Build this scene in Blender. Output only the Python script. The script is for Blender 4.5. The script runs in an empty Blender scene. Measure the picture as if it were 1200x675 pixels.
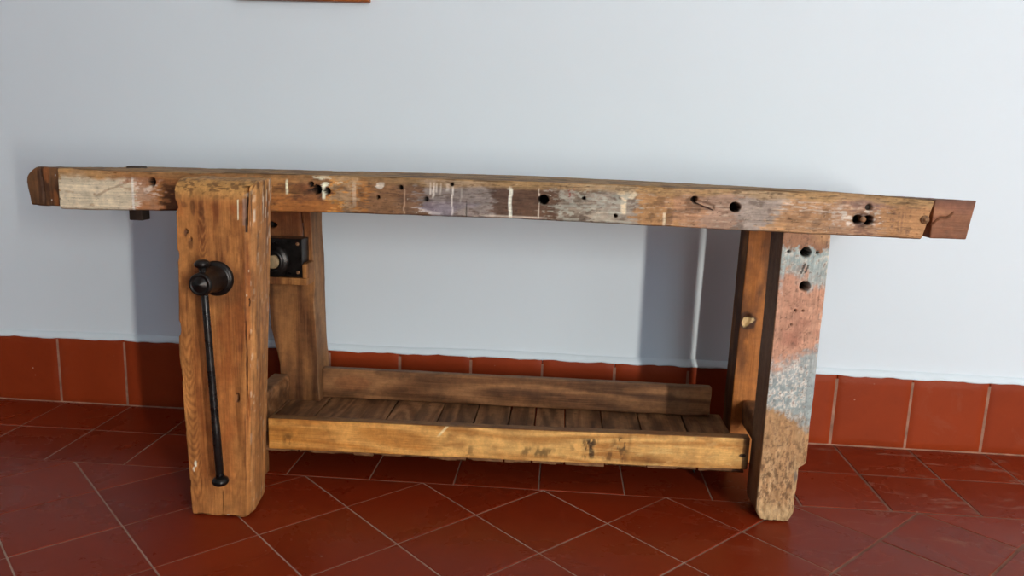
import bpy, bmesh, math, random
import numpy as np
from mathutils import Vector, Matrix

scene = bpy.context.scene
COL = scene.collection
random.seed(7)

# ------------------------------------------------------------------ helpers
def link(name, me, mat=None, parent=None, loc=(0, 0, 0)):
    o = bpy.data.objects.new(name, me)
    COL.objects.link(o)
    o.location = loc
    if mat is not None:
        me.materials.append(mat)
    if parent is not None:
        o.parent = parent
    return o

def lin(r, g, b, k=1.0):
    """sRGB 0-255 to linear, times k"""
    f = lambda c: (c / 12.92 if c <= 0.04045 else ((c + 0.055) / 1.055) ** 2.4)
    return np.clip(np.array([f(r / 255), f(g / 255), f(b / 255)]) * k, 0, 0.9)

def sm(e0, e1, x):
    t = np.clip((x - e0) / (e1 - e0 + 1e-12), 0, 1)
    return t * t * (3 - 2 * t)

def _h(ix, iy, iz, s):
    n = (ix * 374761393 + iy * 668265263 + iz * 2147483647 + s * 1274126177) & 0xFFFFFFFF
    n = ((n ^ (n >> 13)) * 1274126177) & 0xFFFFFFFF
    n = ((n ^ (n >> 16)) * 2246822519) & 0xFFFFFFFF
    return ((n ^ (n >> 15)) & 0xFFFFFF) / float(0xFFFFFF)

def vnoise(P, sc, seed=0, octv=3):
    """value noise 0..1 on N x 3 points; sc = frequencies per axis"""
    sc = np.array(sc, float) * np.ones(3)
    out = np.zeros(len(P)); amp = 1.0; tot = 0
    for o in range(octv):
        Q = P * sc * (2 ** o) + 37.3 * o + 100.0
        I = np.floor(Q).astype(np.int64); F = Q - I; F = F * F * (3 - 2 * F)
        v = 0
        for dx in (0, 1):
            for dy in (0, 1):
                for dz in (0, 1):
                    w = (F[:, 0] if dx else 1 - F[:, 0]) * (F[:, 1] if dy else 1 - F[:, 1]) * (F[:, 2] if dz else 1 - F[:, 2])
                    v = v + w * _h(I[:, 0] + dx, I[:, 1] + dy, I[:, 2] + dz, seed + o * 17)
        out += amp * v; tot += amp; amp *= 0.5
    return out / tot

class Paint:
    """stains, paint remnants and painted hole shade, one colour + coverage per vertex"""
    def __init__(s, n):
        s.c = np.zeros((n, 3)); s.a = np.zeros(n)
    def over(s, col, m):
        m = np.clip(m, 0, 1); a = m + s.a * (1 - m)
        s.c = np.where(a[:, None] > 1e-6, (np.array(col)[None, :] * m[:, None] + s.c * (s.a * (1 - m))[:, None]) / np.maximum(a, 1e-6)[:, None], 0)
        s.a = a

def slab(name, mat, parent, box, r=0.004, res=(0.01, 0.01, 0.01), rough=0.0008, nsc=(30, 30, 30), seed=1,
         warp=None, carve=None, paint=None, base=(0, 0, 0), rvar=0.6, hole_shade=.95):
    """a beam or board: box with worn rounded edges, uneven surface, carved holes and cracks"""
    x0, x1, y0, y1, z0, z1 = box
    L = np.array([x1 - x0, y1 - y0, z1 - z0]); lo = np.array([x0, y0, z0])
    n = [max(2, int(math.ceil(L[i] / res[i]))) for i in range(3)]
    def axis(i):
        t = np.linspace(0, 1, n[i] + 1)
        e = min(0.45, r / L[i])
        extra = np.array([e * 0.12, e * 0.35, e * 0.7, e]) 
        t = np.unique(np.round(np.concatenate([t, extra, 1 - extra]), 7))
        return t
    A = [axis(i) for i in range(3)]
    N = [len(a) - 1 for a in A]
    keys = {}
    def face(ax, side):
        o = [i for i in range(3) if i != ax]
        a, b = np.meshgrid(np.arange(N[o[0]] + 1), np.arange(N[o[1]] + 1), indexing='ij')
        idx = np.zeros(a.shape + (3,), np.int64)
        idx[..., o[0]] = a; idx[..., o[1]] = b; idx[..., ax] = N[ax] if side else 0
        return idx, o
    M = np.array([(N[1] + 1) * (N[2] + 1), N[2] + 1, 1])
    quads = []; allk = []
    for ax in range(3):
        for side in (0, 1):
            idx, o = face(ax, side)
            k = (idx * M).sum(-1)
            q = np.stack([k[:-1, :-1], k[1:, :-1], k[1:, 1:], k[:-1, 1:]], -1).reshape(-1, 4)
            flip = (side == 1) != (ax == 1)
            if not flip: q = q[:, ::-1]
            quads.append(q)
    q = np.concatenate(quads)
    uk, inv = np.unique(q, return_inverse=True); q = inv.reshape(-1, 4)
    i3 = np.stack([uk // M[0], (uk % M[0]) // M[1], uk % M[1]], -1)
    P = np.stack([A[i][i3[:, i]] for i in range(3)], -1) * L + lo
    rr = r * (1 - rvar + 2 * rvar * vnoise(P, 14, seed + 5, 2))
    rr = np.minimum(rr, L.min() * 0.48)[:, None]
    C = np.clip(P, lo + rr, lo + L - rr)
    D = P - C; ln = np.linalg.norm(D, axis=1, keepdims=True)
    nrm = D / np.maximum(ln, 1e-9)
    P0 = C + nrm * rr
    P1 = P0 + nrm * ((vnoise(P0, nsc, seed, 4) - 0.5) * 2 * rough)[:, None]
    cv = carve(P0, nrm) if carve is not None else np.zeros_like(P0)
    P1 = P1 + cv
    pt = Paint(len(P0))
    if paint is not None:
        paint(P0, nrm, pt)
    pt.over((.016, .010, .007), sm(.006, .010, np.abs(cv[:, 1])) * (nrm[:, 1] < -.6) * (hole_shade if carve is not None else 0))   # depth shade of carved holes and cracks painted in as near-black
    if warp is not None:
        P1 = warp(P1)
    P1 = P1 - np.array(base)
    me = bpy.data.meshes.new(name)
    me.vertices.add(len(P1)); me.vertices.foreach_set('co', P1.ravel())
    me.loops.add(len(q) * 4); me.loops.foreach_set('vertex_index', q.ravel().astype(np.int32))
    me.polygons.add(len(q)); me.polygons.foreach_set('loop_start', np.arange(0, len(q) * 4, 4, dtype=np.int32))
    me.polygons.foreach_set('use_smooth', np.ones(len(q), bool))
    me.update(calc_edges=True); me.validate()
    at = me.color_attributes.new('stain', 'FLOAT_COLOR', 'POINT')
    at.data.foreach_set('color', np.concatenate([pt.c, pt.a[:, None]], 1).ravel())
    return link(name, me, mat, parent)

def bm_obj(name, bm, mat, parent=None, base=(0, 0, 0), smooth=True):
    me = bpy.data.meshes.new(name)
    for v in bm.verts: v.co -= Vector(base)
    bmesh.ops.recalc_face_normals(bm, faces=bm.faces[:])
    bm.to_mesh(me); bm.free()
    if smooth:
        for p in me.polygons: p.use_smooth = True
    return link(name, me, mat, parent)

def lathe(bm, prof, o, d, seg=40):
    """prof = [(t along axis, radius)], origin o, axis d"""
    d = Vector(d).normalized(); o = Vector(o)
    u = d.orthogonal().normalized(); v = d.cross(u)
    rings = []
    for t, rad in prof:
        if rad < 1e-6:
            rings.append([bm.verts.new(o + d * t)])
        else:
            rings.append([bm.verts.new(o + d * t + (u * math.cos(a) + v * math.sin(a)) * rad) for a in [2 * math.pi * k / seg for k in range(seg)]])
    for A, B in zip(rings, rings[1:]):
        for k in range(seg):
            k2 = (k + 1) % seg
            if len(A) == 1 and len(B) == 1: continue
            if len(A) == 1: bm.faces.new((A[0], B[k], B[k2]))
            elif len(B) == 1: bm.faces.new((A[k], A[k2], B[0]))
            else: bm.faces.new((A[k], A[k2], B[k2], B[k]))

def add_box(bm, x0, x1, y0, y1, z0, z1, bev=0.0):
    r = bmesh.ops.create_cube(bm, size=1)
    for v in r['verts']:
        v.co = Vector(((x0 + x1) / 2 + v.co.x * (x1 - x0), (y0 + y1) / 2 + v.co.y * (y1 - y0), (z0 + z1) / 2 + v.co.z * (z1 - z0)))
    if bev > 0:
        es = list({e for v in r['verts'] for e in v.link_edges})
        bmesh.ops.bevel(bm, geom=es, offset=bev, segments=2, affect='EDGES', profile=0.5)

# ------------------------------------------------------------------ materials
class NT:
    def __init__(s, name):
        s.m = bpy.data.materials.new(name); s.m.use_nodes = True
        s.t = s.m.node_tree; s.b = s.t.nodes['Principled BSDF']
    def n(s, typ, **kw):
        nd = s.t.nodes.new(typ)
        for k, v in kw.items():
            if k[0] == 'i' and k[1:].isdigit(): nd.inputs[int(k[1:])].default_value = v
            elif k in nd.inputs: nd.inputs[k].default_value = v
            else: setattr(nd, k, v)
        return nd
    def l(s, a, b): s.t.links.new(a, b)
    def val(s, sock, x):
        if isinstance(x, bpy.types.NodeSocket): s.l(x, sock)
        else: sock.default_value = x
    def math(s, op, a, b=0.0, clamp=False):
        nd = s.n('ShaderNodeMath', operation=op); nd.use_clamp = clamp
        s.val(nd.inputs[0], a); s.val(nd.inputs[1], b); return nd.outputs[0]
    def noise(s, vec, scale, detail=4, rough=0.55, dist=0.0):
        nd = s.n('ShaderNodeTexNoise', Scale=scale, Detail=detail, Roughness=rough, Distortion=dist)
        s.l(vec, nd.inputs['Vector']); return nd.outputs['Fac']
    def mapping(s, vec, sc, loc=(0, 0, 0)):
        nd = s.n('ShaderNodeMapping'); nd.inputs['Scale'].default_value = sc; nd.inputs['Location'].default_value = loc
        s.l(vec, nd.inputs['Vector']); return nd.outputs[0]
    def rng(s, x, a, b, c=0.0, d=1.0):
        nd = s.n('ShaderNodeMapRange'); nd.clamp = True
        s.val(nd.inputs[0], x)
        for i, v in zip((1, 2, 3, 4), (a, b, c, d)): nd.inputs[i].default_value = v
        return nd.outputs[0]
    def mix(s, f, a, b, mode='MIX'):
        nd = s.n('ShaderNodeMix', data_type='RGBA', blend_type=mode)
        s.val(nd.inputs['Factor'], f)
        for sock, x in ((nd.inputs['A'], a), (nd.inputs['B'], b)):
            if isinstance(x, bpy.types.NodeSocket): s.l(x, sock)
            else: sock.default_value = tuple(x)[:3] + (1.0,)
        return nd.outputs['Result']
    def grey(s, x):
        nd = s.n('ShaderNodeCombineColor')
        for i in range(3): s.l(x, nd.inputs[i])
        return nd.outputs[0]
    def bump(s, h, strength, dist):
        nd = s.n('ShaderNodeBump', Strength=strength, Distance=dist); s.l(h, nd.inputs['Height']); return nd.outputs[0]

def wood(name, dark, light, axis='x', ring=1.0, knots=True, rough=0.62, streak=0.5, mott=0.35, seed=0.0, bumpk=1.0, pits=0.0, spec=0.3):
    N = NT(name)
    tc = N.n('ShaderNodeTexCoord').outputs['Object']
    ai = 'xyz'.index(axis)
    def st(k, a): 
        v = [a, a, a]; v[ai] = k; return tuple(v)
    off = (seed * 3.1, seed * 1.7, seed * 2.3)
    m1 = N.mapping(tc, st(1.3, 9.0), off)
    ringn = N.noise(m1, 1.0, 2.0, 0.45, 0.15)
    rings = N.rng(N.math('SINE', N.math('MULTIPLY', ringn, 60.0 * ring)), -1, 1)
    m2 = N.mapping(tc, st(9.0, 260.0), off)
    fine = N.noise(m2, 1.0, 5.0, 0.65)
    m3 = N.mapping(tc, st(3.0, 40.0), off)
    mid = N.noise(m3, 1.0, 5.0, 0.6, 0.4)
    big = N.noise(N.mapping(tc, st(5.0, 8.0), off), 1.0, 5.0, 0.6, 0.5)
    f = N.math('ADD', N.math('MULTIPLY', rings, 0.40), N.math('ADD', N.math('MULTIPLY', mid, 0.40), N.math('MULTIPLY', fine, 0.55)))
    f = N.rng(f, 0.42, 0.92)
    col = N.mix(f, dark, light)
    mt = N.rng(big, 0.3, 0.68, 1.0 - mott, 1.0 + mott * 0.35)
    col = N.mix(1.0, col, N.grey(mt), 'MULTIPLY')
    if knots:
        vo = N.n('ShaderNodeTexVoronoi', Scale=1.0, Randomness=1.0); N.l(N.mapping(tc, st(3.5, 9.0), (seed + .37, .21, .4)), vo.inputs['Vector'])
        k = N.rng(vo.outputs['Distance'], 0.05, 0.16, 1.0, 0.0)
        col = N.mix(N.math('MULTIPLY', k, 0.75), col, tuple(np.array(dark) * 0.45))
    gr = N.noise(N.mapping(tc, (1, 1, 1), off), 55.0, 7.0, 0.7)
    at = N.n('ShaderNodeAttribute', attribute_name='stain')
    sc = N.mix(1.0, at.outputs['Color'], N.grey(N.rng(N.math('ADD', N.math('MULTIPLY', fine, 0.6), N.math('MULTIPLY', mid, 0.4)), 0.3, 0.7, 1.0 - streak * 0.45, 1.0 + streak * 0.2)), 'MULTIPLY')
    col = N.mix(at.outputs['Alpha'], col, sc)
    col = N.mix(1.0, col, N.grey(N.rng(gr, 0.32, 0.66, 0.78, 1.24)), 'MULTIPLY')
    # fine dark worm holes and pits
    if pits > 0:
        p1 = N.noise(N.mapping(tc, st(110, 330), off), 1.0, 4.0, 0.7)
        pm = N.rng(p1, 0.60, 0.68, 0.0, pits)
        col = N.mix(pm, col, tuple(np.array(dark) * 0.35))
    N.l(col, N.b.inputs['Base Color'])
    N.l(N.rng(mid, 0.2, 0.8, rough - 0.1, rough + 0.12), N.b.inputs['Roughness'])
    N.b.inputs['Specular IOR Level'].default_value = spec
    h = N.math('ADD', N.math('MULTIPLY', fine, 0.6), N.math('MULTIPLY', mid, 0.7))
    if pits > 0: h = N.math('SUBTRACT', h, N.math('MULTIPLY', pm, 0.8))
    N.l(N.bump(h, 0.55 * bumpk, 0.0035), N.b.inputs['Normal'])
    return N.m

def plain(name, col, rough, metal=0.0, var=0.25, scale=60, bump=0.15, bd=0.001, spec=0.5):
    N = NT(name)
    tc = N.n('ShaderNodeTexCoord').outputs['Object']
    nz = N.noise(tc, scale, 5, 0.6)
    c = N.mix(N.rng(nz, 0.3, 0.7), tuple(np.array(col) * (1 - var)), tuple(np.array(col) * (1 + var)))
    N.l(c, N.b.inputs['Base Color'])
    N.l(N.rng(nz, 0.3, 0.7, rough - 0.08, rough + 0.08), N.b.inputs['Roughness'])
    N.b.inputs['Metallic'].default_value = metal
    N.b.inputs['Specular IOR Level'].default_value = spec
    if bump: N.l(N.bump(nz, bump, bd), N.b.inputs['Normal'])
    return N.m

def tile_mat(name, c0, c1, rough=0.36, dirt=0.0):
    N = NT(name)
    tc = N.n('ShaderNodeTexCoord').outputs['Object']
    at = N.n('ShaderNodeAttribute', attribute_name='stain')
    n1 = N.noise(tc, 5.0, 6, 0.6, 0.6)
    n2 = N.noise(tc, 38.0, 4, 0.6)
    sep = N.n('ShaderNodeSeparateColor'); N.l(at.outputs['Color'], sep.inputs[0])
    f = N.math('ADD', N.math('MULTIPLY', N.rng(n1, 0.3, 0.7), 0.45), N.math('MULTIPLY', sep.outputs[0], 0.55))
    c = N.mix(f, c0, c1)
    c = N.mix(N.rng(n2, 0.6, 0.78, 0.0, 0.15), c, tuple(np.array(c0) * 0.55))
    # pale mortar haze and scuffs left on the tiles
    sx = N.n('ShaderNodeSeparateXYZ'); N.l(tc, sx.inputs[0])
    sp = N.noise(N.mapping(tc, (7, 16, 7), (3.3, 1.1, 0)), 1.0, 7, 0.72, 1.2)
    side = N.rng(sx.outputs[0], 1.7, 2.3, 0.0, 1.0)
    sc = N.math('MULTIPLY', N.rng(sp, 0.57, 0.66), N.math('ADD', N.math('MULTIPLY', side, dirt), 0.06))
    c = N.mix(N.math('MULTIPLY', sc, 0.8), c, (0.30, 0.13, 0.085))
    dots = N.n('ShaderNodeTexVoronoi', Scale=24.0); N.l(tc, dots.inputs['Vector'])
    dm = N.math('MULTIPLY', N.rng(dots.outputs['Distance'], 0.03, 0.07, 1.0, 0.0), N.rng(N.noise(tc, 13.0, 2), 0.56, 0.62))
    c = N.mix(N.math('MULTIPLY', dm, 0.55), c, (0.55, 0.4, 0.3))
    N.l(c, N.b.inputs['Base Color'])
    N.l(N.math('ADD', N.rng(n1, 0.25, 0.75, rough - 0.07, rough + 0.1), N.math('MULTIPLY', sc, 0.3)), N.b.inputs['Roughness'])
    N.b.inputs['Specular IOR Level'].default_value = 0.12
    wv = N.noise(tc, 9.0, 3, 0.5)
    N.l(N.bump(N.math('ADD', wv, N.math('MULTIPLY', n2, 0.15)), 0.25, 0.004), N.b.inputs['Normal'])
    return N.m

def grout_mat():
    N = NT('floor_grout'); tc = N.n('ShaderNodeTexCoord').outputs['Object']
    sx = N.n('ShaderNodeSeparateXYZ'); N.l(tc, sx.inputs[0])
    nz = N.noise(tc, 22.0, 5, 0.6)
    c = N.mix(N.rng(nz, 0.3, 0.7), (0.30, 0.18, 0.13), (0.46, 0.33, 0.26))
    d = N.mix(N.rng(nz, 0.3, 0.7), (0.14, 0.055, 0.034), (0.26, 0.12, 0.08))
    N.l(N.mix(N.rng(sx.outputs[0], 1.7, 2.1), c, d), N.b.inputs['Base Color'])
    N.b.inputs['Roughness'].default_value = 0.85; N.b.inputs['Specular IOR Level'].default_value = 0.2
    N.l(N.bump(nz, 0.4, 0.001), N.b.inputs['Normal'])
    return N.m

# wall paint
def wall_mat(name, col):
    N = NT(name)
    tc = N.n('ShaderNodeTexCoord').outputs['Object']
    n1 = N.noise(tc, 1.6, 4, 0.5); n2 = N.noise(tc, 90, 4, 0.6); n3 = N.noise(tc, 7, 3, 0.5)
    N.l(N.mix(N.rng(n1, 0.3, 0.7), tuple(np.array(col) * 0.975), col), N.b.inputs['Base Color'])
    N.b.inputs['Roughness'].default_value = 0.75
    N.b.inputs['Specular IOR Level'].default_value = 0.25
    N.l(N.bump(N.math('ADD', N.math('MULTIPLY', n2, 0.1), n3), 0.12, 0.006), N.b.inputs['Normal'])
    return N.m

WALLCOL = (0.688, 0.762, 0.828)
M_wall = wall_mat('wall_paint', WALLCOL)
M_strip = wall_mat('wall_strip_paint', (0.67, 0.75, 0.81))
M_ceil = wall_mat('ceiling_paint', (0.78, 0.78, 0.77))
M_tile = tile_mat('terracotta_floor_tile', (0.165, 0.0175, 0.0045), (0.250, 0.029, 0.0075), 0.27, 0.9)
M_btile = tile_mat('terracotta_wall_tile', (0.20, 0.026, 0.006), (0.30, 0.042, 0.009), 0.50, 0.12)
M_grout = plain('grout', (0.30, 0.15, 0.10), 0.9, var=0.35, scale=25, bump=0.5, bd=0.001, spec=0.2)
M_iron = plain('black_iron', (0.018, 0.015, 0.014), 0.34, metal=0.65, var=0.5, scale=70, bump=0.25, bd=0.0015)
M_rod = plain('worn_iron_rod', (0.03, 0.027, 0.026), 0.3, metal=0.7, var=0.5, scale=50, bump=0.1, bd=0.001)
M_rust = plain('rusted_iron', (0.24, 0.12, 0.055), 0.7, metal=0.1, var=0.6, scale=120, bump=0.5, bd=0.001)
M_brassy = plain('worn_wooden_plug', (0.30, 0.21, 0.11), 0.6, var=0.3, scale=80, bump=0.3)

W_top = wood('bench_top_wood', (0.17, 0.075, 0.025), (0.42, 0.22, 0.09), 'x', ring=0.6, knots=False, streak=1.0, pits=0.35, bumpk=1.4, rough=0.66)
W_jaw = wood('orange_pine', (0.13, 0.040, 0.010), (0.46, 0.195, 0.056), 'z', ring=1.1, knots=True, seed=2.3, mott=0.4, streak=0.8)
W_leg = wood('painted_leg_wood', (0.22, 0.13, 0.07), (0.50, 0.35, 0.21), 'z', ring=0.5, knots=False, seed=5.0, pits=0.4, streak=0.6, bumpk=1.3)
W_rear = wood('brown_leg_wood', (0.10, 0.034, 0.010), (0.30, 0.125, 0.040), 'z', ring=0.7, knots=True, seed=8.0, mott=0.45)
W_rail = wood('pale_yellow_pine', (0.50, 0.215, 0.050), (0.82, 0.46, 0.145), 'x', ring=0.8, knots=True, seed=4.2, mott=0.25, streak=0.6)
W_brail = wood('dull_brown_board', (0.12, 0.046, 0.016), (0.33, 0.150, 0.060), 'x', ring=0.7, knots=True, seed=6.2, mott=0.4)
W_plank = wood('dull_shelf_plank', (0.15, 0.064, 0.027), (0.42, 0.215, 0.098), 'y', ring=0.9, knots=True, seed=1.2, mott=0.4, rough=0.58)
W_cap = wood('dark_end_block_wood', (0.07, 0.028, 0.011), (0.20, 0.09, 0.035), 'z', ring=1.0, knots=False, seed=3.2, mott=0.5)
W_capr = wood('reddish_end_block_wood', (0.20, 0.075, 0.035), (0.36, 0.16, 0.08), 'x', ring=0.6, knots=False, seed=9.2, mott=0.3)
W_frame = wood('varnished_frame_wood', (0.22, 0.05, 0.014), (0.40, 0.12, 0.03), 'x', ring=0.6, knots=False, seed=9.9, rough=0.35)
M_canvas = plain('plain_picture_panel', (0.30, 0.33, 0.34), 0.6, var=0.3, scale=6, bump=0)

# ------------------------------------------------------------------ camera (fitted)
yaw, pitch, roll = -0.0620, 0.1871, 0.0335
cp, sp, cy_, sy_ = math.cos(pitch), math.sin(pitch), math.cos(yaw), math.sin(yaw)
fwd = Vector((sy_ * cp, cy_ * cp, -sp)); rt = Vector((cy_, -sy_, 0)); up = rt.cross(fwd)
c, s = math.cos(roll), math.sin(roll)
R_ = rt * c + up * s; U_ = rt * -s + up * c
cam = bpy.data.cameras.new('camera'); cam.sensor_width = 36; cam.lens = 908.75 / 1200 * 36; cam.clip_start = 0.02
co = bpy.data.objects.new('camera', cam); COL.objects.link(co)
co.matrix_world = Matrix(((R_.x, U_.x, -fwd.x, 1.4377), (R_.y, U_.y, -fwd.y, -2.0876), (R_.z, U_.z, -fwd.z, 0.7946), (0, 0, 0, 1)))
scene.camera = co

# ------------------------------------------------------------------ room
XL, XR, YF, ZC = -2.2, 4.9, -5.25, 3.0
def structure(o, label=None):
    o['kind'] = 'structure'
    return o
def boxes_obj(name, boxes, mat):
    bm = bmesh.new()
    for b in boxes: add_box(bm, *b)
    return structure(bm_obj(name, bm, mat, smooth=False))
boxes_obj('wall_back', [(XL - .15, XR + .15, 0.0, 0.15, -0.1, ZC)], M_wall)
boxes_obj('wall_left', [(XL - .15, XL, YF - .15, 0, -0.1, ZC)], M_wall)
boxes_obj('wall_right', [(XR, XR + .15, YF - .15, 0, -0.1, ZC)], M_wall)
AX0, AX1, AZ1 = 4.00, 4.16, 2.25     # tall narrow opening of the garden door standing ajar
BX0, BX1, BZ0, BZ1 = 2.8, 3.85, 0.6, 2.2
y0, y1 = YF - .15, YF
boxes_obj('wall_front', [(XL, BX0, y0, y1, -.1, ZC), (BX0, BX1, y0, y1, -.1, BZ0), (BX0, BX1, y0, y1, BZ1, ZC), (BX1, AX0, y0, y1, -.1, ZC),
                         (AX0, AX1, y0, y1, AZ1, ZC), (AX1, XR, y0, y1, -.1, ZC)], M_wall)
boxes_obj('ceiling', [(XL - .15, XR + .15, YF - .15, .15, ZC, ZC + .1)], M_ceil)

# ---- tiled floor: two straight courses along the wall, the field laid on the diagonal
def clip_poly(poly, ax, v, keep_less):
    out = []
    for i in range(len(poly)):
        a, b = poly[i], poly[(i + 1) % len(poly)]
        ina = (a[ax] <= v) == keep_less; inb = (b[ax] <= v) == keep_less
        if ina: out.append(a)
        if ina != inb:
            t = (v - a[ax]) / (b[ax] - a[ax]); out.append(tuple(a[k] + t * (b[k] - a[k]) for k in range(2)))
    return out
def inset(poly, d):
    n = len(poly); res = []
    ar = sum(poly[i][0] * poly[(i + 1) % n][1] - poly[(i + 1) % n][0] * poly[i][1] for i in range(n))
    if ar < 0: poly = poly[::-1]
    for i in range(n):
        p0, p1, p2 = Vector(poly[i - 1]), Vector(poly[i]), Vector(poly[(i + 1) % n])
        e1 = (p1 - p0).normalized(); e2 = (p2 - p1).normalized()
        n1 = Vector((-e1.y, e1.x)); n2 = Vector((-e2.y, e2.x))
        b = n1 + n2; k = d / max(0.2, (1 + n1.dot(n2)))
        res.append(tuple(p1 + b * k))
    return res
def area(poly):
    return abs(sum(poly[i][0] * poly[(i + 1) % len(poly)][1] - poly[(i + 1) % len(poly)][0] * poly[i][1] for i in range(len(poly)))) / 2
def dedupe(poly):
    out = []
    for p in poly:
        if not out or (Vector(p) - Vector(out[-1])).length > 1e-4: out.append(p)
    if len(out) > 1 and (Vector(out[0]) - Vector(out[-1])).length < 1e-4: out.pop()
    return out

bm = bmesh.new(); lay = bm.verts.layers.float_color.new('stain')
def tile(poly, g=0.0034):
    poly = dedupe(poly)
    if len(poly) < 3 or area(poly) < 4e-4: return
    rv = random.random(); dz = random.uniform(-0.0004, 0.0004)
    cxm = sum(p[0] for p in poly) / len(poly)
    g *= random.uniform(0.75, 1.15) * (1 + 1.1 * min(1, max(0, (cxm - 1.75) / .35)))
    rings = []
    for d, z in ((g * .5, -0.006), (g * .5, -0.0009), (g * .5 + .0009, dz)):
        ring = []
        for p in inset(poly, d):
            v = bm.verts.new((p[0], p[1], z)); v[lay] = (rv, rv, rv, 1); ring.append(v)
        rings.append(ring)
    n = len(rings[0])
    for A, B in zip(rings, rings[1:]):
        for i in range(n): bm.faces.new((A[i], A[(i + 1) % n], B[(i + 1) % n], B[i]))
    bm.faces.new(rings[-1])
T = 0.2; XO = 0.0104
ni0, ni1 = int(XL / T) - 1, int(XR / T) + 1
for i in range(ni0, ni1):
    for a, b in ((0, -.2), (-.2, -.4)):
        q = [(i * T + XO, b), ((i + 1) * T + XO, b), ((i + 1) * T + XO, a), (i * T + XO, a)]
        q = clip_poly(clip_poly(q, 0, XL, False), 0, XR, True)
        if len(q) > 2: tile(q)
S2 = T * math.sqrt(2); DX = (1.4215 + S2 / 2) % S2
for j in range(0, int(5 / (S2 / 2)) + 2):
    for i in range(int(XL / S2) - 2, int(XR / S2) + 2):
        cx = DX + i * S2 + (S2 / 2 if j % 2 else 0); cy = -0.4 - j * S2 / 2
        q = [(cx - S2 / 2, cy), (cx, cy - S2 / 2), (cx + S2 / 2, cy), (cx, cy + S2 / 2)]
        for ax, v, k in ((1, -0.4, True), (1, YF, False), (0, XL, False), (0, XR, True)):
            if len(q) > 2: q = clip_poly(q, ax, v, k)
        if len(q) > 2: tile(q)
floor = bm_obj('floor', bm, M_tile, smooth=False); structure(floor)
# grout bed under the tiles
bm = bmesh.new(); add_box(bm, XL, XR, YF, 0, -0.05, -0.0012)
gb = bm_obj('grout_bed', bm, grout_mat(), floor, smooth=False)

# ---- tiled baseboard on the back wall, its upper edge not quite straight
bx = [0, .2, .8, 1.0, 1.2, 1.4, 1.6, 1.8, 2.2, 2.4, 2.6]; bh = [.1945, .1965, .199, .2, .203, .203, .203, .204, .2015, .2, .2]
H = lambda x: float(np.interp(x, bx, bh))
bm = bmesh.new(); lay = bm.verts.layers.float_color.new('stain')
for i in range(ni0, ni1):
    a, b = i * T + 0.0008, (i + 1) * T - 0.0008
    a, b = max(a, XL), min(b, XR)
    if b - a < 0.02: continue
    rv = random.random() * .8 + (.2 if 3 < i < 9 else 0)
    nx, nz = 10, 10
    tilt = random.uniform(-.0006, .0006)
    def P(u, v, dy):
        x = a + (b - a) * u; z = 0.0015 + (H(x) - 0.0015 - (0.0015 if 0 else 0)) * v
        z += (0.0004 * math.sin(x * 63) + 0.0003 * math.sin(x * 171)) * (v > .99)
        return (x, -0.012 + dy + tilt * (u - .5) * 2, z)
    us = [0, .006, .02] + [k / 8 for k in range(1, 8)] + [.98, .994, 1]
    g = []
    for v_ in us:
        row = []
        for u_ in us:
            e = min(u_, 1 - u_, v_, 1 - v_); dy = 0.0022 * (1 - sm(0, .02, e)) if e < .02 else 0
            vt = bm.verts.new(P(u_, v_, dy)); vt[lay] = (rv, rv, rv, 1); row.append(vt)
        g.append(row)
    n = len(us)
    for r_ in range(n - 1):
        for c_ in range(n - 1): bm.faces.new((g[r_][c_], g[r_][c_ + 1], g[r_ + 1][c_ + 1], g[r_ + 1][c_]))
    rim = [g[0][k] for k in range(n)] + [g[k][n - 1] for k in range(1, n)] + [g[n - 1][k] for k in range(n - 2, -1, -1)] + [g[k][0] for k in range(n - 2, 0, -1)]
    bk = []
    for v in rim:
        w = bm.verts.new((v.co.x, -0.0005, v.co.z)); w[lay] = (rv, rv, rv, 1); bk.append(w)
    for k in range(len(rim)): bm.faces.new((rim[k], bk[k], bk[(k + 1) % len(rim)], rim[(k + 1) % len(rim)]))
base_b = bm_obj('baseboard_back', bm, M_btile, smooth=True); structure(base_b)
bm = bmesh.new(); add_box(bm, XL, XR, -0.0113, -0.0005, 0.0, 0.191)
bm_obj('grout_bed', bm, M_grout, base_b, smooth=False)
# thin plaster lip painted over the tile tops
bm = bmesh.new(); prev = None
n = 500
for k in range(n + 1):
    x = XL + (XR - XL) * k / n
    zb = H(x) - 0.001 + 0.0012 * math.sin(x * 41) + 0.0009 * math.sin(x * 97 + 1) + random.uniform(-.0006, .0006)
    zt = H(x) + 0.017 + 0.0012 * math.sin(x * 11) + 0.0005 * math.sin(x * 53)
    pr = [(-0.0008, zb), (-0.0135, zb), (-0.0135, zb + .004), (-0.006, zt - .003), (-0.0005, zt)]
    cur = [bm.verts.new((x, y, z)) for y, z in pr]
    if prev:
        for q in range(len(pr) - 1): bm.faces.new((prev[q], cur[q], cur[q + 1], prev[q + 1]))
    prev = cur
structure(bm_obj('trim_1', bm, M_strip, smooth=True))

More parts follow.
